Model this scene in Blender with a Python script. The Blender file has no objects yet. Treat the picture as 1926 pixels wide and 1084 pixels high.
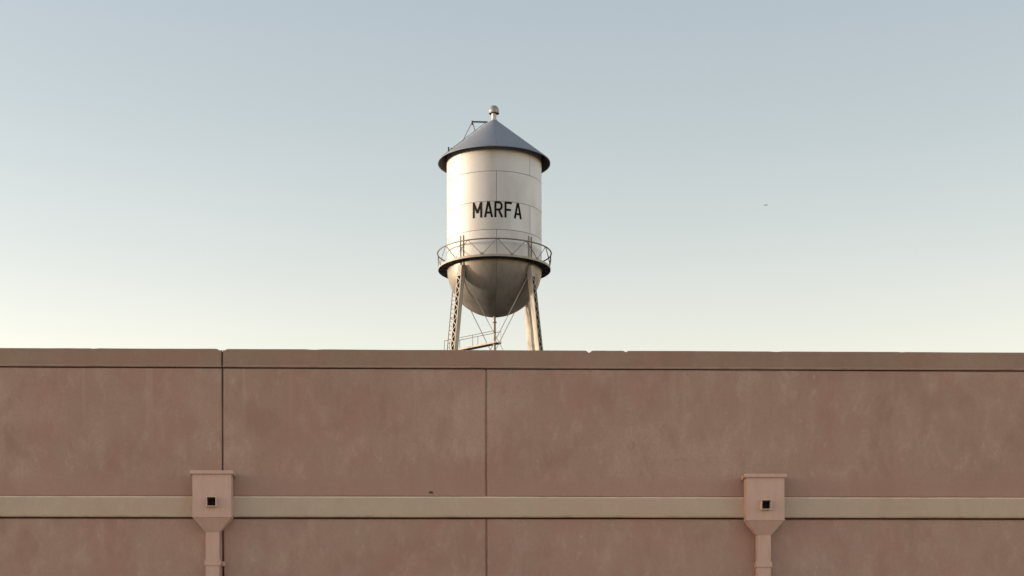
import bpy, bmesh, math, random
from mathutils import Vector, Matrix, noise
R_ = math.radians
scene = bpy.context.scene
col = scene.collection

# ------------------------------------------------------------------ camera
cam_d = bpy.data.cameras.new('camera')
cam = bpy.data.objects.new('camera', cam_d); col.objects.link(cam)
cam_d.sensor_width = 36.0
cam_d.lens = 3400.0 / 1926.0 * 36.0            # level camera with a raised (shifted) lens
cam_d.shift_y = 848.0 / 1926.0
cam_d.clip_end = 20000.0
cam.matrix_world = (Matrix.Translation((0, 0, 1.6)) @ Matrix.Rotation(R_(-2.0), 4, 'Z')
                    @ Matrix.Rotation(R_(90), 4, 'X') @ Matrix.Rotation(R_(-0.17), 4, 'Z'))
scene.camera = cam

# ------------------------------------------------------------------ sky, sun, exposure
SUN_AZ = 84.0        # degrees to the left of +Y (left of the tower, a little behind it)
SUN_EL = 3.0
world = bpy.data.worlds.new('World'); scene.world = world
world.use_nodes = True
wn = world.node_tree; wn.nodes.clear()
sky = wn.nodes.new('ShaderNodeTexSky'); sky.sky_type = 'NISHITA'; sky.sun_disc = False
sky.sun_elevation = R_(SUN_EL); sky.sun_rotation = R_(-SUN_AZ)
sky.altitude = 1400; sky.air_density = 1.25; sky.dust_density = 2.0; sky.ozone_density = 1.0
bg = wn.nodes.new('ShaderNodeBackground'); bg.inputs['Strength'].default_value = 0.15
wo = wn.nodes.new('ShaderNodeOutputWorld')
wb = wn.nodes.new('ShaderNodeMix'); wb.data_type = 'RGBA'; wb.blend_type = 'MULTIPLY'    # camera white balance, whole sky alike
wb.inputs[0].default_value = 1.0; wb.inputs[7].default_value = (1.18, 1.0, 1.0, 1)
wn.links.new(sky.outputs[0], wb.inputs[6])
# thin dust haze: the sky pales towards the horizon, the same in every direction, very faintly uneven
wtc = wn.nodes.new('ShaderNodeTexCoord'); wsx = wn.nodes.new('ShaderNodeSeparateXYZ')
wn.links.new(wtc.outputs['Generated'], wsx.inputs[0])
wno = wn.nodes.new('ShaderNodeTexNoise'); wno.inputs['Scale'].default_value = 5.0; wno.inputs['Detail'].default_value = 5.0
wmp = wn.nodes.new('ShaderNodeMapping'); wmp.inputs['Scale'].default_value = (1, 1, 3.5)
wn.links.new(wtc.outputs['Generated'], wmp.inputs[0]); wn.links.new(wmp.outputs[0], wno.inputs['Vector'])
wad = wn.nodes.new('ShaderNodeMath'); wad.operation = 'MULTIPLY_ADD'; wad.inputs[1].default_value = 0.05
wn.links.new(wno.outputs['Fac'], wad.inputs[0]); wn.links.new(wsx.outputs['Z'], wad.inputs[2])
wmr = wn.nodes.new('ShaderNodeMapRange'); wmr.interpolation_type = 'SMOOTHSTEP'
wmr.inputs['From Min'].default_value = 0.37; wmr.inputs['From Max'].default_value = 0.17
wn.links.new(wad.outputs[0], wmr.inputs['Value'])
whz = wn.nodes.new('ShaderNodeMix'); whz.data_type = 'RGBA'; whz.blend_type = 'MULTIPLY'
whz.inputs[7].default_value = (1.19, 1.13, 1.165, 1)
wn.links.new(wmr.outputs[0], whz.inputs[0]); wn.links.new(wb.outputs[2], whz.inputs[6])
wn.links.new(whz.outputs[2], bg.inputs['Color'])
wn.links.new(bg.outputs[0], wo.inputs['Surface'])

sun_d = bpy.data.lights.new('sun', 'SUN'); sun_d.energy = 1.15; sun_d.angle = R_(5.0)
sun_d.color = (1.0, 0.92, 0.68)
sun = bpy.data.objects.new('sun', sun_d); col.objects.link(sun)
sd = Vector((-math.sin(R_(SUN_AZ)) * math.cos(R_(SUN_EL)), math.cos(R_(SUN_AZ)) * math.cos(R_(SUN_EL)), math.sin(R_(SUN_EL))))
sun.rotation_euler = sd.to_track_quat('Z', 'Y').to_euler(); sun.location = (-40, 60, 60)

vs = scene.view_settings
vs.view_transform = 'Standard'; vs.look = 'None'; vs.gamma = 1.0; vs.use_curve_mapping = False
vs.exposure = 1.92

# ------------------------------------------------------------------ materials
def new_mat(name):
    m = bpy.data.materials.new(name); m.use_nodes = True
    nt = m.node_tree
    return m, nt, nt.nodes['Principled BSDF']

def N(nt, kind, **kw):
    n = nt.nodes.new(kind)
    for k, v in kw.items(): setattr(n, k, v)
    return n

def noise_n(nt, vec, scale, detail=4.0, rough=0.55, stretch=(1, 1, 1), off=(0, 0, 0), dist=0.0):
    mp = N(nt, 'ShaderNodeMapping'); mp.inputs['Scale'].default_value = stretch; mp.inputs['Location'].default_value = off
    nt.links.new(vec, mp.inputs['Vector'])
    n = N(nt, 'ShaderNodeTexNoise'); n.inputs['Scale'].default_value = scale
    n.inputs['Detail'].default_value = detail; n.inputs['Roughness'].default_value = rough
    n.inputs['Distortion'].default_value = dist
    nt.links.new(mp.outputs[0], n.inputs['Vector'])
    return n.outputs['Fac']

def ramp(nt, fac, a, b, lo=0.0, hi=1.0):
    m = N(nt, 'ShaderNodeMapRange'); m.interpolation_type = 'SMOOTHSTEP'
    m.inputs['From Min'].default_value = a; m.inputs['From Max'].default_value = b
    m.inputs['To Min'].default_value = lo; m.inputs['To Max'].default_value = hi
    nt.links.new(fac, m.inputs['Value']); return m.outputs[0]

def mix(nt, fac, a, b):
    m = N(nt, 'ShaderNodeMix'); m.data_type = 'RGBA'
    for sock, v in ((m.inputs[0], fac), (m.inputs[6], a), (m.inputs[7], b)):
        if isinstance(v, (tuple, list)): sock.default_value = (*v, 1) if len(v) == 3 else v
        elif isinstance(v, (int, float)): sock.default_value = v
        else: nt.links.new(v, sock)
    return m.outputs[2]

def math_n(nt, op, a, b):
    m = N(nt, 'ShaderNodeMath'); m.operation = op
    for i, v in enumerate((a, b)):
        if isinstance(v, (int, float)): m.inputs[i].default_value = v
        else: nt.links.new(v, m.inputs[i])
    return m.outputs[0]

def bump(nt, bsdf, h, strength, dist):
    b = N(nt, 'ShaderNodeBump'); b.inputs['Strength'].default_value = strength; b.inputs['Distance'].default_value = dist
    nt.links.new(h, b.inputs['Height']); nt.links.new(b.outputs[0], bsdf.inputs['Normal'])

def stucco(name, red, olive, pale, dark, soil_z=None, pale_amt=0.5, drip_z=None, edges=()):
    m, nt, p = new_mat(name)
    tc = N(nt, 'ShaderNodeTexCoord').outputs['Object']
    oi = N(nt, 'ShaderNodeObjectInfo')
    big = noise_n(nt, tc, 1.5, 6, 0.62, (1.2, 1, 0.8), dist=0.5)
    c = mix(nt, ramp(nt, big, 0.37, 0.57), red, olive)
    lot = noise_n(nt, tc, 0.45, 3, 0.5, (1, 1, 1.3), (6, 1, 4), 0.4)          # batches of colour coat
    c = mix(nt, ramp(nt, lot, 0.52, 0.66, 0, 0.6), c, dark)
    c = mix(nt, ramp(nt, lot, 0.46, 0.34, 0, 0.35), c, pale)
    # trowelled vertical washes
    wash = noise_n(nt, tc, 3.4, 7, 0.66, (1.5, 1, 0.85), (3, 0, 7), 0.2)
    c = mix(nt, ramp(nt, wash, 0.46, 0.72, 0, pale_amt), c, pale)
    drk = noise_n(nt, tc, 2.4, 6, 0.62, (1.5, 1, 0.9), (11, 4, 2), 0.2)
    c = mix(nt, ramp(nt, drk, 0.48, 0.74, 0, 0.75), c, dark)
    # a few short runs
    run = noise_n(nt, tc, 3.0, 4, 0.55, (3.0, 1, 0.28), (5, 0, 1), 0.0)
    gate = noise_n(nt, tc, 1.1, 2, 0.5, (1, 1, 1), (9, 9, 0))
    c = mix(nt, math_n(nt, 'MULTIPLY', ramp(nt, run, 0.58, 0.72, 0, 0.3), ramp(nt, gate, 0.48, 0.65)), c, pale)
    # small scuffs
    sc = noise_n(nt, tc, 8, 6, 0.72, (1.5, 1, 0.7), (2, 2, 2), 0.3)
    c = mix(nt, math_n(nt, 'MULTIPLY', ramp(nt, sc, 0.56, 0.72, 0, 0.7), ramp(nt, gate, 0.30, 0.6)), c, pale)
    fine = noise_n(nt, tc, 42, 4, 0.7)
    c = mix(nt, ramp(nt, fine, 0.35, 0.72, 0, 0.40), c, dark)
    c = mix(nt, ramp(nt, fine, 0.62, 0.76, 0, 0.35), c, pale)
    if soil_z is not None:      # old red wash left above the ledge, uneven edge
        sx = N(nt, 'ShaderNodeSeparateXYZ'); nt.links.new(tc, sx.inputs[0])
        wob = noise_n(nt, tc, 1.6, 4, 0.6, (1, 1, 0.2))
        zz = math_n(nt, 'ADD', sx.outputs['Z'], math_n(nt, 'MULTIPLY', wob, -0.16))
        c = mix(nt, ramp(nt, zz, soil_z - 0.06, soil_z + 0.07, 0.6, 0), c, red)
    # crisp flecks where the colour coat is rubbed or spattered
    fl = noise_n(nt, tc, 17, 5, 0.75, (1.2, 1, 0.7), (8, 3, 1), 0.3)
    c = mix(nt, math_n(nt, 'MULTIPLY', ramp(nt, fl, 0.645, 0.70, 0, 0.55), ramp(nt, wash, 0.38, 0.55)), c, pale)
    c = mix(nt, ramp(nt, fl, 0.34, 0.27, 0, 0.45), c, dark)
    if drip_z is not None:      # pale lime drips under the coping
        sx = N(nt, 'ShaderNodeSeparateXYZ'); nt.links.new(tc, sx.inputs[0])
        dn = noise_n(nt, tc, 7.0, 3, 0.6, (1, 1, 0.02), (0, 0, 5))
        ln = noise_n(nt, tc, 2.2, 3, 0.6, (1, 1, 0.02), (4, 0, 5))
        top = math_n(nt, 'ADD', sx.outputs['Z'], math_n(nt, 'MULTIPLY', ln, 0.9))
        fade = ramp(nt, top, drip_z - 0.25, drip_z + 0.45)
        c = mix(nt, math_n(nt, 'MULTIPLY', ramp(nt, dn, 0.58, 0.70, 0, 0.22), fade), c, pale)
        c = mix(nt, math_n(nt, 'MULTIPLY', ramp(nt, dn, 0.42, 0.30, 0, 0.18), fade), c, dark)
    for ze in edges:            # pale line along the arris, edge highlight put into the colour
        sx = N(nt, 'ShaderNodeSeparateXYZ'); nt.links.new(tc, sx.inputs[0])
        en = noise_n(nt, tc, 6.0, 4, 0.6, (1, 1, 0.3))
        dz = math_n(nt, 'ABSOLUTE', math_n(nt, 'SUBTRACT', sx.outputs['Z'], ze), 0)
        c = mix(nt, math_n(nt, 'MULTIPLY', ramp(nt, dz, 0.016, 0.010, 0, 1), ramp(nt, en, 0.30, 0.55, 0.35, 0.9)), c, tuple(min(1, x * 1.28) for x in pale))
    # hairline map cracking
    vo = N(nt, 'ShaderNodeTexVoronoi'); vo.feature = 'DISTANCE_TO_EDGE'; vo.inputs['Scale'].default_value = 0.8
    wv = N(nt, 'ShaderNodeVectorMath'); wv.operation = 'ADD'
    wn_ = N(nt, 'ShaderNodeTexNoise'); wn_.inputs['Scale'].default_value = 3.0; wn_.inputs['Detail'].default_value = 5.0
    nt.links.new(tc, wn_.inputs['Vector']); nt.links.new(tc, wv.inputs[0]); nt.links.new(wn_.outputs['Color'], wv.inputs[1])
    nt.links.new(wv.outputs[0], vo.inputs['Vector'])
    cg = noise_n(nt, tc, 0.7, 2, 0.5, (1, 1, 1), (1, 6, 3))
    c = mix(nt, math_n(nt, 'MULTIPLY', ramp(nt, vo.outputs['Distance'], 0.006, 0.001, 0, 0.45), ramp(nt, cg, 0.52, 0.62)), c, dark)
    nt.links.new(c, p.inputs['Base Color'])
    p.inputs['Roughness'].default_value = 0.92
    p.inputs['Specular IOR Level'].default_value = 0.2
    g = noise_n(nt, tc, 95, 3, 0.7)
    g2 = noise_n(nt, tc, 9, 4, 0.6)
    bump(nt, p, math_n(nt, 'ADD', g, math_n(nt, 'MULTIPLY', g2, 1.6)), 0.35, 0.006)
    return m

def painted(name, base, alt, rough=0.5, metal=0.0, dirt=0.3, scale=3.0, stretch=(1, 1, 0.35), bumpd=0.002, spec=0.5):
    m, nt, p = new_mat(name)
    tc = N(nt, 'ShaderNodeTexCoord').outputs['Object']
    a = noise_n(nt, tc, scale, 6, 0.6, stretch)
    c = mix(nt, ramp(nt, a, 0.4, 0.72, 0, dirt), base, alt)
    b = noise_n(nt, tc, scale * 7, 4, 0.6, (1, 1, 1), (4, 1, 2))
    c = mix(nt, ramp(nt, b, 0.5, 0.8, 0, dirt * 0.5), c, alt)
    nt.links.new(c, p.inputs['Base Color'])
    p.inputs['Metallic'].default_value = metal
    p.inputs['Specular IOR Level'].default_value = spec
    nt.links.new(ramp(nt, a, 0.3, 0.75, rough - 0.06, rough + 0.1), p.inputs['Roughness'])
    bump(nt, p, a, 0.25, bumpd)
    return m

def plain(name, c, rough=0.8):
    m, nt, p = new_mat(name)
    tc = N(nt, 'ShaderNodeTexCoord').outputs['Object']
    n = noise_n(nt, tc, 8, 4, 0.6)
    nt.links.new(mix(nt, n, tuple(x * 0.8 for x in c), tuple(min(1, x * 1.2) for x in c)), p.inputs['Base Color'])
    p.inputs['Roughness'].default_value = rough
    return m

M = {}
M['wall'] = stucco('brown_stucco', (0.392, 0.252, 0.213), (0.386, 0.282, 0.234), (0.515, 0.400, 0.345), (0.325, 0.212, 0.176), soil_z=3.965, drip_z=4.95)
M['wall_low'] = stucco('brown_stucco_lower', (0.402, 0.260, 0.222), (0.394, 0.289, 0.243), (0.52, 0.405, 0.352), (0.335, 0.218, 0.184))
M['coping'] = stucco('coping_stucco', (0.338, 0.217, 0.182), (0.318, 0.236, 0.186), (0.385, 0.29, 0.245), (0.28, 0.20, 0.157), pale_amt=0.3, edges=(5.088,))
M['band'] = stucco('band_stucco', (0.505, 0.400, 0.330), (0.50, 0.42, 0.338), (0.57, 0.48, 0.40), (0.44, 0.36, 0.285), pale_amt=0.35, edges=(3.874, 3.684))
M['sealant'] = plain('dark_sealant', (0.07, 0.045, 0.035), 0.7)
M['recess'] = plain('recess_concrete', (0.12, 0.08, 0.06), 0.95)
M['tan'] = painted('tan_sheet_metal_paint', (0.575, 0.405, 0.355), (0.455, 0.32, 0.275), 0.48, 0, 0.85, 5, (1, 1, 0.22), 0.012)
M['tan_edge'] = painted('tan_worn_edge_paint', (0.66, 0.52, 0.46), (0.52, 0.38, 0.32), 0.5, 0, 0.5, 12)
M['alu'] = painted('aluminium_paint', (0.59, 0.62, 0.66), (0.46, 0.465, 0.475), 0.48, 0.25, 0.45, 0.55, (1, 1, 0.4), 0.01)
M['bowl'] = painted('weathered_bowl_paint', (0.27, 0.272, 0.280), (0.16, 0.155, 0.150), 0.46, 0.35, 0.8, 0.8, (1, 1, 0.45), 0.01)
M['galv'] = painted('galvanised_cap', (0.36, 0.37, 0.36), (0.27, 0.28, 0.27), 0.4, 0.5, 0.4, 3)
M['dark'] = plain('dark_grey_and_seam_shadow', (0.11, 0.11, 0.11), 0.6)  # ladder frame; also painted seam shadow on the tank and bowl liners
M['steel'] = painted('structural_aluminium_paint', (0.40, 0.385, 0.36), (0.31, 0.285, 0.25), 0.55, 0.15, 0.5, 2)
M['rail'] = painted('rail_paint', (0.24, 0.23, 0.215), (0.18, 0.16, 0.145), 0.5, 0.3, 0.4, 3)
M['roof'] = painted('slate_roof_paint', (0.25, 0.29, 0.355), (0.215, 0.255, 0.31), 0.7, 0.0, 0.5, 0.7, (1, 1, 0.3), 0.004, 0.1)
M['near_black'] = plain('near_black_and_shade', (0.035, 0.034, 0.034), 0.7)  # near black for undersides; stands in for shade inside hoppers and legs
M['black'] = painted('black_lettering_paint', (0.010, 0.010, 0.011), (0.035, 0.034, 0.033), 0.85, 0, 0.8, 2.5, (1, 1, 0.6), 0.001, 0.15)
M['ground'] = plain('dry_ground', (0.075, 0.066, 0.056), 0.95)
M['bounce_apron'] = plain('pale_bounce_concrete', (0.50, 0.48, 0.45), 0.9)
M['walk'] = plain('pavement_concrete', (0.32, 0.30, 0.27), 0.9)
M['membrane'] = plain('roof_membrane', (0.30, 0.29, 0.27), 0.9)
M['plane'] = plain('aircraft_paint', (0.55, 0.56, 0.57), 0.6)

# ------------------------------------------------------------------ mesh helpers
class MB:
    def __init__(s): s.v = []; s.f = []
    def add(s, vs, fs):
        o = len(s.v); s.v += [tuple(v) for v in vs]; s.f += [tuple(i + o for i in f) for f in fs]
    def box(s, a, b):
        (x0, y0, z0), (x1, y1, z1) = a, b
        s.add([(x0,y0,z0),(x1,y0,z0),(x1,y1,z0),(x0,y1,z0),(x0,y0,z1),(x1,y0,z1),(x1,y1,z1),(x0,y1,z1)],
              [(0,3,2,1),(4,5,6,7),(0,1,5,4),(1,2,6,5),(2,3,7,6),(3,0,4,7)])
    def bar(s, p, q, w, h, up=(0, 0, 1)):
        p, q = Vector(p), Vector(q); d = (q - p).normalized(); up = Vector(up)
        if abs(d.dot(up)) > 0.98: up = Vector((1, 0, 0))
        a = d.cross(up).normalized(); b = a.cross(d).normalized()
        a *= w / 2; b *= h / 2
        s.add([p-a-b, p+a-b, p+a+b, p-a+b, q-a-b, q+a-b, q+a+b, q-a+b],
              [(0,3,2,1),(4,5,6,7),(0,1,5,4),(1,2,6,5),(2,3,7,6),(3,0,4,7)])
    def tube(s, pts, r, n=8, closed=False):
        pts = [Vector(p) for p in pts]; k = len(pts); rings = []
        for i, p in enumerate(pts):
            a = pts[(i - 1) % k] if (closed or i > 0) else p
            b = pts[(i + 1) % k] if (closed or i < k - 1) else p
            d = (b - a).normalized(); up = Vector((0, 0, 1))
            if abs(d.dot(up)) > 0.95: up = Vector((0, 1, 0))
            x = d.cross(up).normalized(); y = x.cross(d)
            rings.append([p + x * r * math.cos(2*math.pi*j/n) + y * r * math.sin(2*math.pi*j/n) for j in range(n)])
        fs = []
        for i in range(k if closed else k - 1):
            for j in range(n):
                a, b = i * n, ((i + 1) % k) * n
                fs.append((a + j, a + (j+1) % n, b + (j+1) % n, b + j))
        if not closed: fs += [tuple(range(n))[::-1], tuple((k-1)*n + j for j in range(n))]
        s.add([v for r_ in rings for v in r_], fs)
    def lathe(s, prof, n=64, a0=0.0, a1=2*math.pi):
        full = abs(a1 - a0 - 2*math.pi) < 1e-6; c = n if full else n + 1; vs = []
        for (r, z) in prof:
            for j in range(c):
                a = a0 + (a1 - a0) * j / n
                vs.append((r * math.sin(a), -r * math.cos(a), z))
        fs = []
        for i in range(len(prof) - 1):
            for j in range(n):
                k = (j + 1) % c
                fs.append((i*c + j, i*c + k, (i+1)*c + k, (i+1)*c + j))
        s.add(vs, fs)
    def mesh(s, name, mat, smooth=None):
        me = bpy.data.meshes.new(name); me.from_pydata(s.v, [], s.f); me.update()
        bm = bmesh.new(); bm.from_mesh(me); bmesh.ops.remove_doubles(bm, verts=bm.verts, dist=1e-5)
        bmesh.ops.recalc_face_normals(bm, faces=bm.faces); bm.to_mesh(me); bm.free()
        me.materials.append(mat)
        if smooth:
            me.polygons.foreach_set('use_smooth', [True] * len(me.polygons)); me.set_sharp_from_angle(angle=R_(smooth))
        return me

def link(name, me, parent=None, rz=0.0, kind=None):
    o = bpy.data.objects.new(name, me); col.objects.link(o); o.parent = parent; o.rotation_euler = (0, 0, rz)
    if kind: o['kind'] = kind
    return o
def build(mb, name, mat, parent=None, smooth=None, rz=0.0, kind=None):
    return link(name, mb.mesh(name, mat, smooth), parent, rz, kind)
def empty(name, loc, rz=0.0, label=None, cat=None, group=None):
    o = bpy.data.objects.new(name, None); col.objects.link(o); o.location = loc; o.rotation_euler = (0, 0, rz)
    o.empty_display_size = 0.3
    if label: o['label'] = label; o['category'] = cat
    if group: o['group'] = group
    return o
def cyl(a, r, z):
    a = R_(a); return (r * math.sin(a), -r * math.cos(a), z)

# ------------------------------------------------------------------ ground
g = MB(); g.add([(-9000,-9000,0),(9000,-9000,0),(9000,9000,0),(-9000,9000,0)], [(0,1,2,3)])
go = build(g, 'ground', M['ground']); go['kind'] = 'structure'
g = MB(); g.box((-22, 13.6, -0.2), (24, 16.98, 0.13))
wk = build(g, 'pavement', M['walk']); wk['kind'] = 'structure'
g = MB(); g.add([(-45,-30,0.004),(50,-30,0.004),(50,13.59,0.004),(-45,13.59,0.004)], [(0,1,2,3)])  # unseen pale apron, added to bounce sky light onto the wall
st = build(g, 'bounce_apron', M['bounce_apron']); st['kind'] = 'structure'

# ------------------------------------------------------------------ building with the stucco wall
WY = 17.0
bld = empty('stucco_building', (0, WY, 0), 0,
            'long flat roofed building with mottled brown stucco wall in the foreground', 'building')

def slab(x0, x1, z0, z1, yf, depth, bev, wob=0.0, seed=0, step=0.1, chips=(), bevs=None, ztop=None):
    """front sheet of a slab: grid with bevelled, slightly uneven edges, sides running back by depth"""
    bl, br, bb, bt = bevs or (bev,) * 4
    nx = max(2, int((x1 - x0) / step)); nz = max(2, int((z1 - z0) / step))
    inx = [x0 + bl + (x1 - x0 - bl - br) * i / nx for i in range(nx + 1)]
    for cx, cw, cd in chips: inx += [cx - cw, cx - cw*0.35, cx, cx + cw*0.45, cx + cw]
    inx = sorted(set(x for x in inx if x0 + bl - 1e-6 <= x <= x1 - br + 1e-6))
    xs = [(x0, 2), (x0, 1)] + [(x, 0) for x in inx] + [(x1, 1), (x1, 2)]
    zs = [(z0, 2), (z0, 1)] + [(z0 + bb + (z1 - z0 - bb - bt) * i / nz, 0) for i in range(nz + 1)] + [(z1, 1), (z1, 2)]
    mb = MB(); vs = []
    for z, kz in zs:
        for x, kx in xs:
            k = max(kx, kz); y = yf + (0, bev, depth)[k]
            X, Z = x, z
            if wob:
                ex = min(x - x0, x1 - x); ez = min(z - z0, z1 - z)
                if ex < 0.05: X += wob * (noise.noise((seed + (7 if x > (x0+x1)/2 else 0), z * 2.3, 0)) + 0.6*noise.noise((seed, z * 9, 3)))
                if ez < 0.05: Z += wob * 0.8 * (noise.noise((x * 1.1, seed + (5 if z > (z0+z1)/2 else 0), 1)) + 0.5*noise.noise((x * 6, seed, 8)))
                if k == 0: y += 0.0025 * noise.noise((x * 1.4, z * 1.4, seed))
            for cx, cw, cd in chips:
                if z > z1 - bt - 1e-4 and abs(x - cx) < cw: Z -= cd * (1 - abs(x - cx) / cw)
            vs.append((X, y, Z))
    w = len(xs)
    mb.add(vs, [(j*w + i, j*w + i + 1, (j+1)*w + i + 1, (j+1)*w + i) for j in range(len(zs) - 1) for i in range(w - 1)])
    return mb

J1, J2 = -2.109, 0.359
XL, XR = -15.6, 17.2
joints = [XL, -10.6, -5.6, J1, J2, 6.3, 11.6, XR]
ZC0, ZC1 = 5.088, 5.256          # coping
ZB0, ZB1 = 3.684, 3.874          # string course
for i in range(len(joints) - 1):
    a, b = joints[i] + 0.006, joints[i+1] - 0.006
    if i == 0: a = XL
    if i == len(joints) - 2: b = XR
    build(slab(a, b, ZB1 + 0.002, ZC0 - 0.0115, 0.0, 0.10, 0.010, 0.003, i * 3.1), 'wall_panel', M['wall'], bld, 35)
    build(slab(a, b, 0.02, ZB0 - 0.015, 0.0, 0.10, 0.010, 0.003, 40 + i * 3.1, step=0.14), 'wall_panel', M['wall_low'], bld, 35)
cop = [XL, -7.6, J1, 7.4, XR]
for i in range(len(cop) - 1):
    a, b = cop[i] + (0.006 if i else -0.02), cop[i+1] - (0.006 if i < len(cop) - 2 else -0.02)
    ch = []
    if i == 1: ch = [(b - 0.014, 0.032, 0.016), (-3.3, 0.05, 0.004)]
    if i == 2: ch = [(a + 0.012, 0.030, 0.014), (1.331, 0.030, 0.022), (1.678, 0.026, 0.012), (-1.25, 0.09, 0.004), (3.1, 0.07, 0.004), (4.3, 0.05, 0.003)]
    build(slab(a, b, ZC0, ZC1, -0.014, 0.40, 0.010, 0.0035, 80 + i, chips=ch), 'coping', M['coping'], bld, 35)
# string course, in lengths that butt at the joints
sc = [XL, -9.0, J1, 2.965, 9.0, XR]
for i in range(len(sc) - 1):
    a, b = sc[i] + (0.001 if i else -0.03), sc[i+1] - (0.001 if i < len(sc) - 2 else -0.03)
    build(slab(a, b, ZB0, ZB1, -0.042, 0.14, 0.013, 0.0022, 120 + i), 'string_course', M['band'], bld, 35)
# wall body behind the slabs (recess seen in the joints), flat roof, other walls
b = MB(); b.box((XL + 0.02, 0.060, 0.0), (XR - 0.02, 0.36, 5.20)); build(b, 'wall_core', M['recess'], bld)
b = MB(); b.box((XL, 0.362, 0.0), (XL + 0.3, 22, 5.24)); build(b, 'side_wall', M['wall_low'], bld)
b = MB(); b.box((XR - 0.3, 0.362, 0.0), (XR, 22, 5.24)); build(b, 'side_wall', M['wall_low'], bld)
b = MB(); b.box((XL, 22.002, 0.0), (XR, 22.3, 5.24)); build(b, 'back_wall', M['wall_low'], bld)
b = MB(); b.box((XL + 0.302, 0.364, 4.2), (XR - 0.302, 21.998, 4.35)); build(b, 'flat_roof', M['membrane'], bld)
# torn sealant in the open joint on the left
def sealant(x, z0, z1, y, w, amp, seed):
    mb = MB(); n = 70; vs = []
    for i in range(n + 1):
        z = z0 + (z1 - z0) * i / n
        o = amp * (noise.noise((seed, z * 3.5, 0)) + 0.7 * noise.noise((seed, z * 11, 4)))
        ww = w * (1 + 0.55 * noise.noise((seed + 5, z * 6, 1)))
        yy = y + 0.006 * noise.noise((seed, z * 5, 9))
        vs += [(x + o - ww, yy + 0.014, z), (x + o - ww*0.3, yy, z), (x + o + ww*0.5, yy + 0.001, z), (x + o + ww, yy + 0.014, z)]
    mb.add(vs, [(i*4 + k, i*4 + k + 1, i*4 + k + 5, i*4 + k + 4) for i in range(n) for k in range(3)])
    return mb
build(sealant(J1, 4.1, ZC1 - 0.03, 0.007, 0.008, 0.004, 3), 'joint_sealant', M['sealant'], bld, 60)
build(sealant(J2, ZB1, ZC0 - 0.02, 0.018, 0.012, 0.002, 9), 'joint_sealant', M['wall'], bld, 60)
build(sealant(J2, 0.1, ZB0 - 0.02, 0.018, 0.012, 0.002, 13), 'joint_sealant', M['wall'], bld, 60)
# little spalled spot above the string course
b = MB(); rr = random.Random(4)
pts = [(-0.159 + (0.016 + 0.008*rr.random()) * math.cos(t*0.785), -0.0045, 3.918 + (0.009 + 0.006*rr.random()) * math.sin(t*0.785)) for t in range(8)]
b.add(pts + [(p[0], 0.03, p[2]) for p in pts], [tuple(range(8))[::-1]] + [(i, (i+1) % 8, 8 + (i+1) % 8, 8 + i) for i in range(8)])
build(b, 'spalled_spot', M['sealant'], bld)

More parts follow.
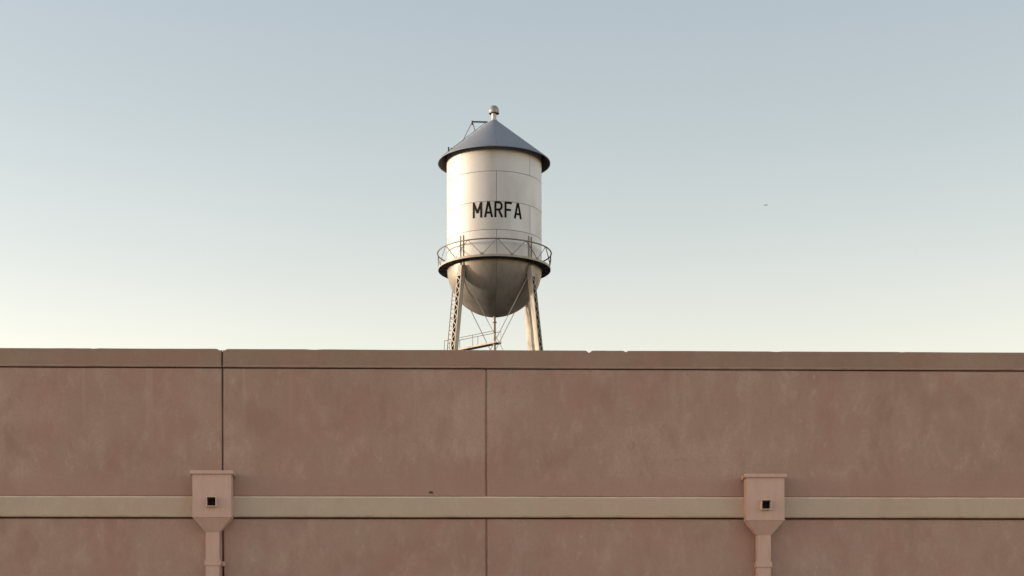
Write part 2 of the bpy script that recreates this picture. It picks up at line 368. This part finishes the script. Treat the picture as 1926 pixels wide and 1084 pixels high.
# ------------------------------------------------------------------ rain downspouts with hopper heads
def downspout(cx, zt, zb, zf, strap_z, pw, pcx, ears, label):
    D, PD = 0.19, 0.11                     # hopper and pipe depth
    hw = 0.179
    t = empty('rain_downspout', (cx, WY, 0), 0, label, 'downspout', 'hopper headed downspouts on the stucco wall')
    yb = -0.0445
    # hopper box with a real square hole in its front
    hz = zt - 0.292; hs = 0.040
    mb = MB()
    X = [-hw, -hs, hs, hw]; Z = [zb, hz - hs, hz + hs, zt - 0.03]
    vs = [(x, -D, z) for z in Z for x in X]
    mb.add(vs, [(j*4 + i, j*4 + i + 1, (j+1)*4 + i + 1, (j+1)*4 + i) for j in range(3) for i in range(3) if not (i == 1 and j == 1)])
    mb.add([(-hw,-D,zb),(-hw,yb,zb),(-hw,yb,zt-0.03),(-hw,-D,zt-0.03)], [(0,1,2,3)])
    mb.add([(hw,-D,zb),(hw,yb,zb),(hw,yb,zt-0.03),(hw,-D,zt-0.03)], [(3,2,1,0)])
    mb.add([(-hw,yb,zb),(hw,yb,zb),(hw,yb,zt-0.03),(-hw,yb,zt-0.03)], [(0,1,2,3)])
    hop = build(mb, 'hopper', M['tan'], t)
    mb = MB(); mb.box((-hw + 0.01, -D + 0.075, zb + 0.02), (hw - 0.01, yb - 0.012, zt - 0.05)); build(mb, 'hole_shade_box', M['near_black'], hop)  # dark box added inside, paints the shade seen through the outlet hole
    # lid with a turned-down lip
    mb = MB(); o = 0.021
    mb.box((-hw - o, -D - o, zt - 0.034), (hw + o, -0.003, zt))
    lid = mb.mesh('lid', M['tan']); bm = bmesh.new(); bm.from_mesh(lid)
    bmesh.ops.bevel(bm, geom=bm.edges[:], offset=0.004, segments=2, affect='EDGES'); bm.to_mesh(lid); bm.free()
    link('lid', lid, hop)
    # folded seam where box and funnel meet
    mb = MB(); mb.box((-hw - 0.004, -D - 0.005, zb - 0.004), (hw + 0.004, yb - 0.001, zb + 0.006)); build(mb, 'folded_seam', M['tan'], hop)
    # overflow outlet: thin square tube
    mb = MB(); e = 0.006; L = 0.055
    for x0, x1, z0, z1 in ((-hs-e, hs+e, hz+hs, hz+hs+e), (-hs-e, hs+e, hz-hs-e, hz-hs), (-hs-e, -hs, hz-hs, hz+hs), (hs, hs+e, hz-hs, hz+hs)):
        mb.box((x0, -D - L, z0), (x1, -D + 0.03, z1))
    build(mb, 'overflow_outlet', M['tan_edge'], hop)
    # tapering funnel
    mb = MB(); px = pcx - cx; a = [(-hw, -D), (hw, -D), (hw, yb), (-hw, yb)]; c = [(px - pw/2, -PD), (px + pw/2, -PD), (px + pw/2, yb + 0.02), (px - pw/2, yb + 0.02)]
    mb.add([(x, y, zb - 0.004) for x, y in a] + [(x, y, zf) for x, y in c], [(0,1,5,4),(1,2,6,5),(2,3,7,6),(3,0,4,7)])
    build(mb, 'funnel', M['tan'], t)
    # pipe
    mb = MB(); mb.box((px - pw/2 + 0.002, -PD + 0.002, 0.15), (px + pw/2 - 0.002, -0.012, zf + 0.012))
    me = mb.mesh('pipe', M['tan']); bm = bmesh.new(); bm.from_mesh(me)
    bmesh.ops.bevel(bm, geom=[e_ for e_ in bm.edges if abs(e_.verts[0].co.z - e_.verts[1].co.z) > 1], offset=0.005, segments=2, affect='EDGES'); bm.to_mesh(me); bm.free()
    pipe = link('pipe', me, t)
    for dx in (-0.042, 0.042):
        mb = MB(); mb.lathe([(0.0, 0.004), (0.004, 0.003), (0.0055, 0.0)], 10)
        rv = build(mb, 'rivet', M['tan_edge'], pipe); rv.location = (px + dx, -PD + 0.002, zf - 0.02); rv.rotation_euler = (R_(90), 0, 0)
    for sz in (strap_z, strap_z - 2.0):
        mb = MB(); mb.box((px - pw/2 - 0.006, -PD - 0.006, sz - 0.024), (px + pw/2 + 0.006, -0.006, sz + 0.024))
        if ears:
            mb.box((px + pw/2 + 0.006, -0.016, sz - 0.022), (px + pw/2 + 0.040, -0.006, sz + 0.022))
            mb.box((px - pw/2 - 0.020, -0.016, sz - 0.022), (px - pw/2 - 0.006, -0.006, sz + 0.022))
            mb.lathe([(0.0, -0.012), (0.009, -0.012), (0.009, 0.012), (0.0, 0.012)], 8); k = len(mb.v)
            for i in range(k - 32, k):
                x, y, z = mb.v[i]; mb.v[i] = (x + px + pw/2 + 0.022, z - 0.022, y + sz - 0.006)
        else:
            mb.box((px - pw/2 - 0.008, -PD - 0.008, sz - 0.028), (px + pw/2 + 0.008, -0.005, sz - 0.0245))
        build(mb, 'strap', M['tan'], pipe)
    return t
downspout(-2.185, 4.091, 3.664, 3.532, 3.244, 0.135, -2.191, True,
          'tan metal downspout whose hopper covers the dark open wall joint, left of the pair')
downspout(2.965, 4.070, 3.641, 3.508, 3.234, 0.137, 2.9655, False,
          'tan metal downspout on the unbroken stretch of wall, right of the pair')

# ------------------------------------------------------------------ water tower
PH = 2.7                       # the whole frame is turned a little
tw = empty('water_tower', (3.272, 125.96, 0), R_(-1.444),
           'silver water tower with conical grey roof rising behind the brown wall', 'water tower')
RT = 3.30
Z0 = 34.36                     # spring line of the bowl
ZT = 42.15                     # top of shell
# shell: inner liner, dark to paint in the seam shadow, then sixteen curved plates with open lap seams
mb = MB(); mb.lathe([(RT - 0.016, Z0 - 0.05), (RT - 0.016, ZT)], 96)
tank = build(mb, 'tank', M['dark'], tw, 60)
tank['label'] = 'silver painted tank drum lettered in black'
seams = [Z0 + 0.002, 36.19, 38.11, 40.16, ZT]
for i in range(4):
    mb = MB(); da = 0.015 / RT
    z0, z1 = seams[i] + 0.013, seams[i+1] - 0.013
    mb.lathe([(RT - 0.016, z0), (RT - 0.006, z0), (RT, z0 + 0.006), (RT, z1 - 0.006), (RT - 0.006, z1), (RT - 0.016, z1)], 24, da, math.pi/2 - da)
    for a in (da, math.pi/2 - da):
        s, c = math.sin(a), -math.cos(a)
        mb.add([((RT-0.016)*s, (RT-0.016)*c, z0), (RT*s, RT*c, z0+0.008), (RT*s, RT*c, z1-0.008), ((RT-0.016)*s, (RT-0.016)*c, z1)], [(0,1,2,3)])
    me = mb.mesh('shell_plate', M['alu'], 20)
    for k in range(4):
        link('shell_plate', me, tank, R_(PH + (0 if i % 2 == 0 else 45) + 90 * k))
# bowl plates
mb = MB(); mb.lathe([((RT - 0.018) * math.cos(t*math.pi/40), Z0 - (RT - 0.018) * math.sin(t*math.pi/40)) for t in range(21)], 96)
bowl = build(mb, 'bowl', M['dark'], tw, 60)  # dark liner, painted seam shadow between the plates
mb = MB(); da = 0.012 / RT
mb.lathe([(RT * math.cos(t*math.pi/40), Z0 - RT * math.sin(t*math.pi/40)) for t in range(0, 20)], 14, da, math.pi/4 - da)
me = mb.mesh('bowl_plate', M['bowl'], 60)
for k in range(8): link('bowl_plate', me, bowl, R_(PH + 45 * k))
mb = MB(); mb.lathe([(0.0, Z0 - RT - 0.02), (0.28, Z0 - RT - 0.01), (0.56, Z0 - RT + 0.035), (0.58, Z0 - RT + 0.06)], 32)
build(mb, 'bottom_cap', M['bowl'], bowl, 40)

# lettering: strokes in (arc metres, height) bent round the shell
def stroke_mesh(strokes, az0, zb, w):
    mb = MB()
    for pts in strokes:
        P = []
        for (a, b) in zip(pts[:-1], pts[1:]):
            n = max(2, int(math.dist(a, b) / 0.08))
            P += [(a[0] + (b[0]-a[0])*i/n, a[1] + (b[1]-a[1])*i/n) for i in range(n)]
        P.append(pts[-1]); k = len(P); vs = []
        for i, p in enumerate(P):
            a, b = P[max(0, i-1)], P[min(k-1, i+1)]
            dx, dz = b[0]-a[0], b[1]-a[1]; l = math.hypot(dx, dz); nx, nz = -dz/l * w/2, dx/l * w/2
            for s, r in ((-1, RT - 0.004), (-1, RT + 0.012), (1, RT + 0.012), (1, RT - 0.004)):
                u, v = p[0] + s*nx, p[1] + s*nz; ang = az0 + u / RT
                vs.append((r * math.sin(ang), -r * math.cos(ang), zb + v))
        fs = [(i*4 + j, i*4 + (j+1) % 4, i*4 + 4 + (j+1) % 4, i*4 + 4 + j) for i in range(k - 1) for j in range(4)]
        fs += [(3, 2, 1, 0), tuple((k-1)*4 + j for j in range(4))]
        mb.add(vs, fs)
    return mb
H = 1.06; SW = 0.145
def A_(w): return [[(-w/2 + .04, 0), (-0.02, H)], [(0.02, H), (w/2 - .04, 0)], [(-w*0.27, H*0.30), (w*0.27, H*0.30)]]
arc = [(0.02 + 0.19*math.cos(t), H - 0.30 + 0.245*math.sin(t)) for t in [math.pi/2 - i*math.pi/10 for i in range(11)]]
letters = [
    (-20.4, [[(-.27, 0), (-.27, H)], [(-.265, H - .03), (0, .32)], [(0, .32), (.265, H - .03)], [(.27, 0), (.27, H)]]),
    (-6.9, A_(0.56)),
    (5.1, [[(-.22, 0), (-.22, H)], [(-.22, H - .055)] + arc + [(-.22, H - .545)], [(0.0, H - .545), (.235, 0)]]),
    (16.8, [[(-.20, 0), (-.20, H)], [(-.20, H - .055), (.26, H - .055)], [(-.20, H*.50), (.19, H*.50)]]),
    (29.1, A_(0.56)),
]
for az, st in letters:
    build(stroke_mesh(st, R_(az), 37.02, SW), 'letter', M['black'], tank)

# roof: cone of eight sheets over a liner, eave lip, vent
RE, ZE, ZA = 3.90, 41.72, 44.84
def cone_z(r): return ZE + (ZA - ZE) * (1 - r / RE)
mb = MB(); mb.lathe([(0.0, ZA - 0.02), (RE - 0.03, ZE - 0.005)], 96)
roof = build(mb, 'roof', M['near_black'], tw, 40)
roof['label'] = 'slate grey conical roof with dark underside'
da = 0.006 / RE
mb = MB(); mb.lathe([(0.16, cone_z(0.16) + 0.012), (1.2, cone_z(1.2) + 0.012), (2.5, cone_z(2.5) + 0.012), (RE, ZE + 0.012), (RE + 0.012, ZE), (RE + 0.012, ZE - 0.075), (RE - 0.006, ZE - 0.075), (RE - 0.006, ZE - 0.01)], 14, da, math.pi/4 - da)
me = mb.mesh('roof_sheet', M['roof'], 35)
for k in range(8): link('roof_sheet', me, roof, R_(PH + 45 * k))
mb = MB(); mb.lathe([(0.26, cone_z(0.26) + 0.02), (0.185, 44.80), (0.175, 44.84), (0.175, 45.26)], 24)
vent = build(mb, 'vent', M['alu'], tw, 40)
mb = MB(); mb.lathe([(0.17, 45.20), (0.33, 45.17), (0.365, 45.18), (0.365, 45.25), (0.35, 45.27), (0.358, 45.36), (0.342, 45.47), (0.295, 45.58), (0.215, 45.67), (0.11, 45.722), (0.0, 45.74)], 32)
build(mb, 'vent_cap', M['galv'], vent, 40)
mb = MB(); mb.lathe([(0.0, 45.162), (0.33, 45.162), (0.335, 45.168), (0.0, 45.168)], 32)
build(mb, 'vent_screen', M['near_black'], vent)

# roof ladder with its top frame (just behind the left skyline of the roof)
mb = MB(); az = -84
def rp(a, r, h): x, y, _ = cyl(a, r, 0); return (x, y, cone_z(r) + h)
for s in (-0.2, 0.2):
    mb.tube([Vector(rp(az, 0.5, 0.10)) + Vector((0, s, 0)), Vector(rp(az, 3.6, 0.10)) + Vector((0, s, 0))], 0.022, 6)
for i in range(11):
    p = Vector(rp(az, 0.6 + i*0.29, 0.10)); mb.tube([p + Vector((0, -0.2, 0)), p + Vector((0, 0.2, 0))], 0.014, 5)
rl = build(mb, 'roof_ladder', M['rail'], tw)
mb = MB(); zf = 44.56
for s in (-0.06, 0.06):
    c0 = Vector(cyl(az, 1.52, zf)) + Vector((0, s, 0)); c1 = Vector(cyl(az, 0.45, zf + 0.02)) + Vector((0, s, 0))
    mb.tube([c0, c1], 0.036, 6)
    mb.tube([c0, Vector(rp(az, 1.30, 0.02)) + Vector((0, s, 0))], 0.03, 6)
    mb.tube([c0, Vector(rp(az, 2.25, 0.04)) + Vector((0, s, 0))], 0.014, 6)
p = Vector(cyl(az, 1.52, zf - 0.05)); mb.box((p.x - 0.05, p.y - 0.1, p.z - 0.14), (p.x + 0.05, p.y + 0.1, p.z + 0.1))
build(mb, 'ladder_frame', M['dark'], rl)
mb = MB(); q = Vector(rp(-78, 3.22, 0)); mb.box((q.x - 0.05, q.y - 0.05, q.z - 0.02), (q.x + 0.05, q.y + 0.05, q.z + 0.36))
q2 = Vector(rp(-78, 2.98, 0)); mb.box((q2.x - 0.09, q2.y - 0.05, q2.z - 0.02), (q2.x + 0.09, q2.y + 0.05, q2.z + 0.12))
build(mb, 'roof_hand_post', M['near_black'], rl)

# balcony
ZF = 34.24; RO = 3.90; RR = 3.96
mb = MB(); mb.lathe([(RT + 0.004, ZF + 0.03), (RO - 0.002, ZF + 0.03), (RO - 0.002, ZF), (RT + 0.004, ZF), (RT + 0.004, ZF + 0.03)], 96)
bal = build(mb, 'balcony', M['near_black'], tw, 40)
bal['label'] = 'narrow round walkway with trussed railing'
mb = MB(); mb.lathe([(RO, ZF - 0.02), (RO + 0.02, ZF - 0.02), (RO + 0.02, ZF + 0.13), (RO, ZF + 0.13), (RO, ZF - 0.02)], 96)
build(mb, 'kick_rim', M['steel'], bal, 40)
ZR = 35.40
mb = MB(); mb.tube([cyl(i * 3.75, RR, ZR) for i in range(96)], 0.05, 8, True)
build(mb, 'top_rail', M['rail'], bal, 60)
for k in range(12):
    t0 = PH + 30 * k; b0 = t0 + 15
    for s, w in ((-1, 0.066), (1, 0.046)):
        mb = MB(); m0 = b0 + s * 1.2; m1 = b0 + s * 14.4
        seg = [cyl(m0 + (m1 - m0) * i / 6, RR - 0.02, ZF + 0.2 + (ZR - ZF - 0.23) * i / 6) for i in range(7)]
        mb.tube(seg, w / 2, 6); build(mb, 'rail_diagonal', M['rail'], bal)
    mb = MB(); mb.bar(cyl(b0 - 1.7, RR - 0.022, ZF + 0.165), cyl(b0 + 1.7, RR - 0.022, ZF + 0.165), 0.02, 0.13); build(mb, 'gusset_plate', M['rail'], bal)
for k in range(24):   # brackets under the walkway edge
    mb = MB(); a = PH + 7.5 + 15 * k; mb.bar(cyl(a, RT + 0.01, ZF - 0.03), cyl(a, RO - 0.01, ZF - 0.03), 0.03, 0.05); build(mb, 'floor_bracket', M['near_black'], bal)

# legs: three closed sides, lacing on the outer face
SL = 0.134
LT = 33.95
def leg_r(z): return RT + 0.02 + SL * (LT - z)
W2, DP = 0.21, 0.36
def lp(tx, d, z):             # local leg frame: tx tangential, d radial inwards from the outer face
    return (tx, -(leg_r(z) + DP/2 - d), z)
mb = MB()
zs_ = [0.5, LT]
def plate(tx0, tx1, d0, d1):
    vs = []
    for z in zs_:
        vs += [lp(tx0, d0, z), lp(tx1, d0, z), lp(tx1, d1, z), lp(tx0, d1, z)]
    mb.add(vs, [(0,3,2,1),(4,5,6,7),(0,1,5,4),(1,2,6,5),(2,3,7,6),(3,0,4,7)])
plate(-W2, -W2 + 0.02, 0, DP); plate(W2 - 0.02, W2, 0, DP)            # channel webs
plate(-W2 + 0.021, W2 - 0.021, DP - 0.02, DP - 0.001)                  # inner plate
plate(-W2 + 0.021, -W2 + 0.065, 0.001, 0.018); plate(W2 - 0.065, W2 - 0.021, 0.001, 0.018)   # flanges
leg_me = mb.mesh('leg', M['steel'])
mb = MB(); plate(-W2 + 0.022, W2 - 0.022, 0.10, 0.12)
shade_me = mb.mesh('leg_shade_sheet', M['near_black'])  # dark sheet behind the lacing, stands in for shade inside the leg
lm = MB(); z = 0.9; s = 1; pitch = 0.31
while z < LT - 0.9:
    lm.bar(lp(-0.15 * s, -0.008, z), lp(0.15 * s, -0.008, z + pitch), 0.055, 0.012, (0, -1, 0)); z += pitch; s = -s
lace_me = lm.mesh('lacing', M['steel'])
cm = MB(); cm.add([lp(-0.19, -0.016, LT - 0.75), lp(0.19, -0.016, LT - 0.75), lp(0.19, -0.016, LT), lp(-0.19, -0.016, LT),
                   lp(-0.19, -0.003, LT - 0.75), lp(0.19, -0.003, LT - 0.75), lp(0.19, -0.003, LT), lp(-0.19, -0.003, LT)],
                  [(0,1,2,3),(7,6,5,4),(0,4,5,1),(1,5,6,2),(2,6,7,3),(3,7,4,0)])
tie_me = cm.mesh('tie_plate', M['steel'])
fm = MB()
for s_ in (-0.13, 0.13): fm.box((s_ - 0.032, -(RT + 0.05), LT - 0.6), (s_ + 0.032, -(RT + 0.002), 36.0))
fin_me = fm.mesh('leg_bracket', M['rail'])
bm_ = MB(); r0 = leg_r(0.5); bm_.box((-0.9, -(r0 + 0.9), -0.1), (0.9, -(r0 - 0.9), 0.5)); foot_me = bm_.mesh('footing', M['walk'])
LEGS = [PH - 45, PH + 45, PH + 135, PH + 225]
for a in LEGS:
    lg = link('leg', leg_me, tw, R_(a))
    link('lacing', lace_me, lg, 0, 'stuff'); link('leg_shade_sheet', shade_me, lg); link('tie_plate', tie_me, lg); link('leg_bracket', fin_me, lg); link('footing', foot_me, lg)
# struts and crossed tie rods
levels = [33.55, 22.2, 11.2, 0.9]
for i in range(4):
    a, b = LEGS[i], LEGS[(i + 1) % 4]
    for z in levels[1:3]:
        mb = MB(); mb.bar(cyl(a, leg_r(z), z), cyl(b, leg_r(z), z), 0.18, 0.22); build(mb, 'strut', M['steel'], tw)
    for zt, zb_ in zip(levels[:-1], levels[1:]):
        for p, q, dr in ((a, b, 0.02), (b, a, -0.02)):
            mb = MB(); mb.tube([cyl(p, leg_r(zt) - 0.05 + dr, zt), cyl(q, leg_r(zb_) - 0.05 + dr, zb_)], 0.026, 6); build(mb, 'tie_rod', M['steel'], tw)
# riser pipe
mb = MB(); mb.lathe([(0.0, 0.1), (0.085, 0.1), (0.085, Z0 - RT + 0.01)], 20)
ris = build(mb, 'riser_pipe', M['rail'], tw, 40)
for z in (30.63, 29.2):
    mb = MB(); mb.lathe([(0.086, z - 0.03), (0.15, z - 0.03), (0.15, z + 0.03), (0.086, z + 0.03)], 20); build(mb, 'flange', M['rail'], ris, 40)
# catwalk from riser to the rear left leg
AZL = PH + 225
ZK = 29.16
d = Vector(cyl(AZL, 1, 0)); n_ = Vector((-d.y, d.x, 0))
mb = MB(); mb.bar(d * -0.35 + Vector((0, 0, ZK)), d * 4.6 + Vector((0, 0, ZK)), 0.5, 0.05)
cat_ = build(mb, 'catwalk', M['rail'], tw)
for s in (-0.27, 0.27):
    o = n_ * s
    mb = MB(); mb.bar(d * -0.35 + o + Vector((0, 0, ZK + 0.02)), d * 4.6 + o + Vector((0, 0, ZK + 0.02)), 0.04, 0.12); build(mb, 'edge_angle', M['rail'], cat_)
    mb = MB(); mb.tube([d * -0.35 + o + Vector((0, 0, ZK)), d * -0.35 + o + Vector((0, 0, ZK + 0.82)), d * 4.6 + o + Vector((0, 0, ZK + 0.82)), d * 4.6 + o + Vector((0, 0, ZK))], 0.022, 6); build(mb, 'handrail', M['rail'], cat_)
    for t in (1.85, 3.6):
        mb = MB(); mb.tube([d * t + o + Vector((0, 0, ZK)), d * t + o + Vector((0, 0, ZK + 0.82))], 0.02, 6); build(mb, 'rail_post', M['rail'], cat_)
# ladder up the rear left leg to the balcony
mb = MB(); off = 0.45
for s in (-0.2, 0.2):
    mb.tube([Vector(cyl(AZL, leg_r(z) + off, z)) + n_ * s for z in (0.4, ZF)], 0.032, 6)
z = 0.7
while z < ZF:
    c = Vector(cyl(AZL, leg_r(z) + off, z)); mb.tube([c - n_ * 0.2, c + n_ * 0.2], 0.018, 5); z += 0.3
lad = build(mb, 'ladder', M['rail'], tw)
mb = MB(); mb.tube([Vector(cyl(AZL, leg_r(z) + off + 0.22, z)) for z in (0.4, ZF)], 0.016, 6); build(mb, 'safety_cable', M['rail'], lad)
for z in (4, 12, 20, 27, 31.5):
    c = Vector(cyl(AZL, leg_r(z), z)); mb = MB(); mb.bar(c + d * 0.15, c + d * off, 0.3, 0.04); build(mb, 'ladder_bracket', M['rail'], lad)
# ladder on the shell
mb = MB()
for s in (-0.2, 0.2): mb.tube([Vector(cyl(AZL, RT + 0.2, ZF)) + n_ * s, Vector(cyl(AZL, RT + 0.2, ZT - 0.5)) + n_ * s], 0.024, 6)
z = ZF + 0.3
while z < ZT - 0.5:
    c = Vector(cyl(AZL, RT + 0.2, z)); mb.tube([c - n_ * 0.2, c + n_ * 0.2], 0.012, 5); z += 0.3
build(mb, 'shell_ladder', M['rail'], tw)

# ------------------------------------------------------------------ far aircraft, a speck right of the tower
ap = empty('aircraft', (530.9, 3000.0, 891.1), R_(12), 'tiny faint grey aircraft speck in the sky right of the tower', 'aircraft'); ap.scale = (0.6, 0.6, 0.6)
mb = MB(); prof = [(-6, .05), (-5.4, .5), (-4, .75), (2, .75), (5, .4), (6, .1)]; n = 10; vs = []
for x, r in prof: vs += [(x, r*math.cos(2*math.pi*j/n), r*math.sin(2*math.pi*j/n)) for j in range(n)]
mb.add(vs, [(i*n + j, i*n + (j+1) % n, (i+1)*n + (j+1) % n, (i+1)*n + j) for i in range(len(prof)-1) for j in range(n)])
build(mb, 'fuselage', M['plane'], ap, 50)
for s in (-1, 1):
    mb = MB(); mb.add([(-1.6, s*.5, -.2), (0.8, s*.5, -.2), (1.6, s*6.5, .3), (0.5, s*6.5, .3), (-1.6, s*.5, -.02), (0.8, s*.5, -.02), (1.6, s*6.5, .4), (0.5, s*6.5, .4)],
                      [(0,1,2,3),(7,6,5,4),(0,4,5,1),(1,5,6,2),(2,6,7,3),(3,7,4,0)]); build(mb, 'wing', M['plane'], ap)
mb = MB(); mb.add([(3.8,-.06,.3),(5.6,-.06,.2),(6.3,-.06,2.2),(5.5,-.06,2.2),(3.8,.06,.3),(5.6,.06,.2),(6.3,.06,2.2),(5.5,.06,2.2)],
                  [(0,1,2,3),(7,6,5,4),(0,4,5,1),(1,5,6,2),(2,6,7,3),(3,7,4,0)]); build(mb, 'tail_fin', M['plane'], ap)
mb = MB(); mb.box((5.0, -2.0, .3), (5.9, 2.0, .42)); build(mb, 'tailplane', M['plane'], ap)
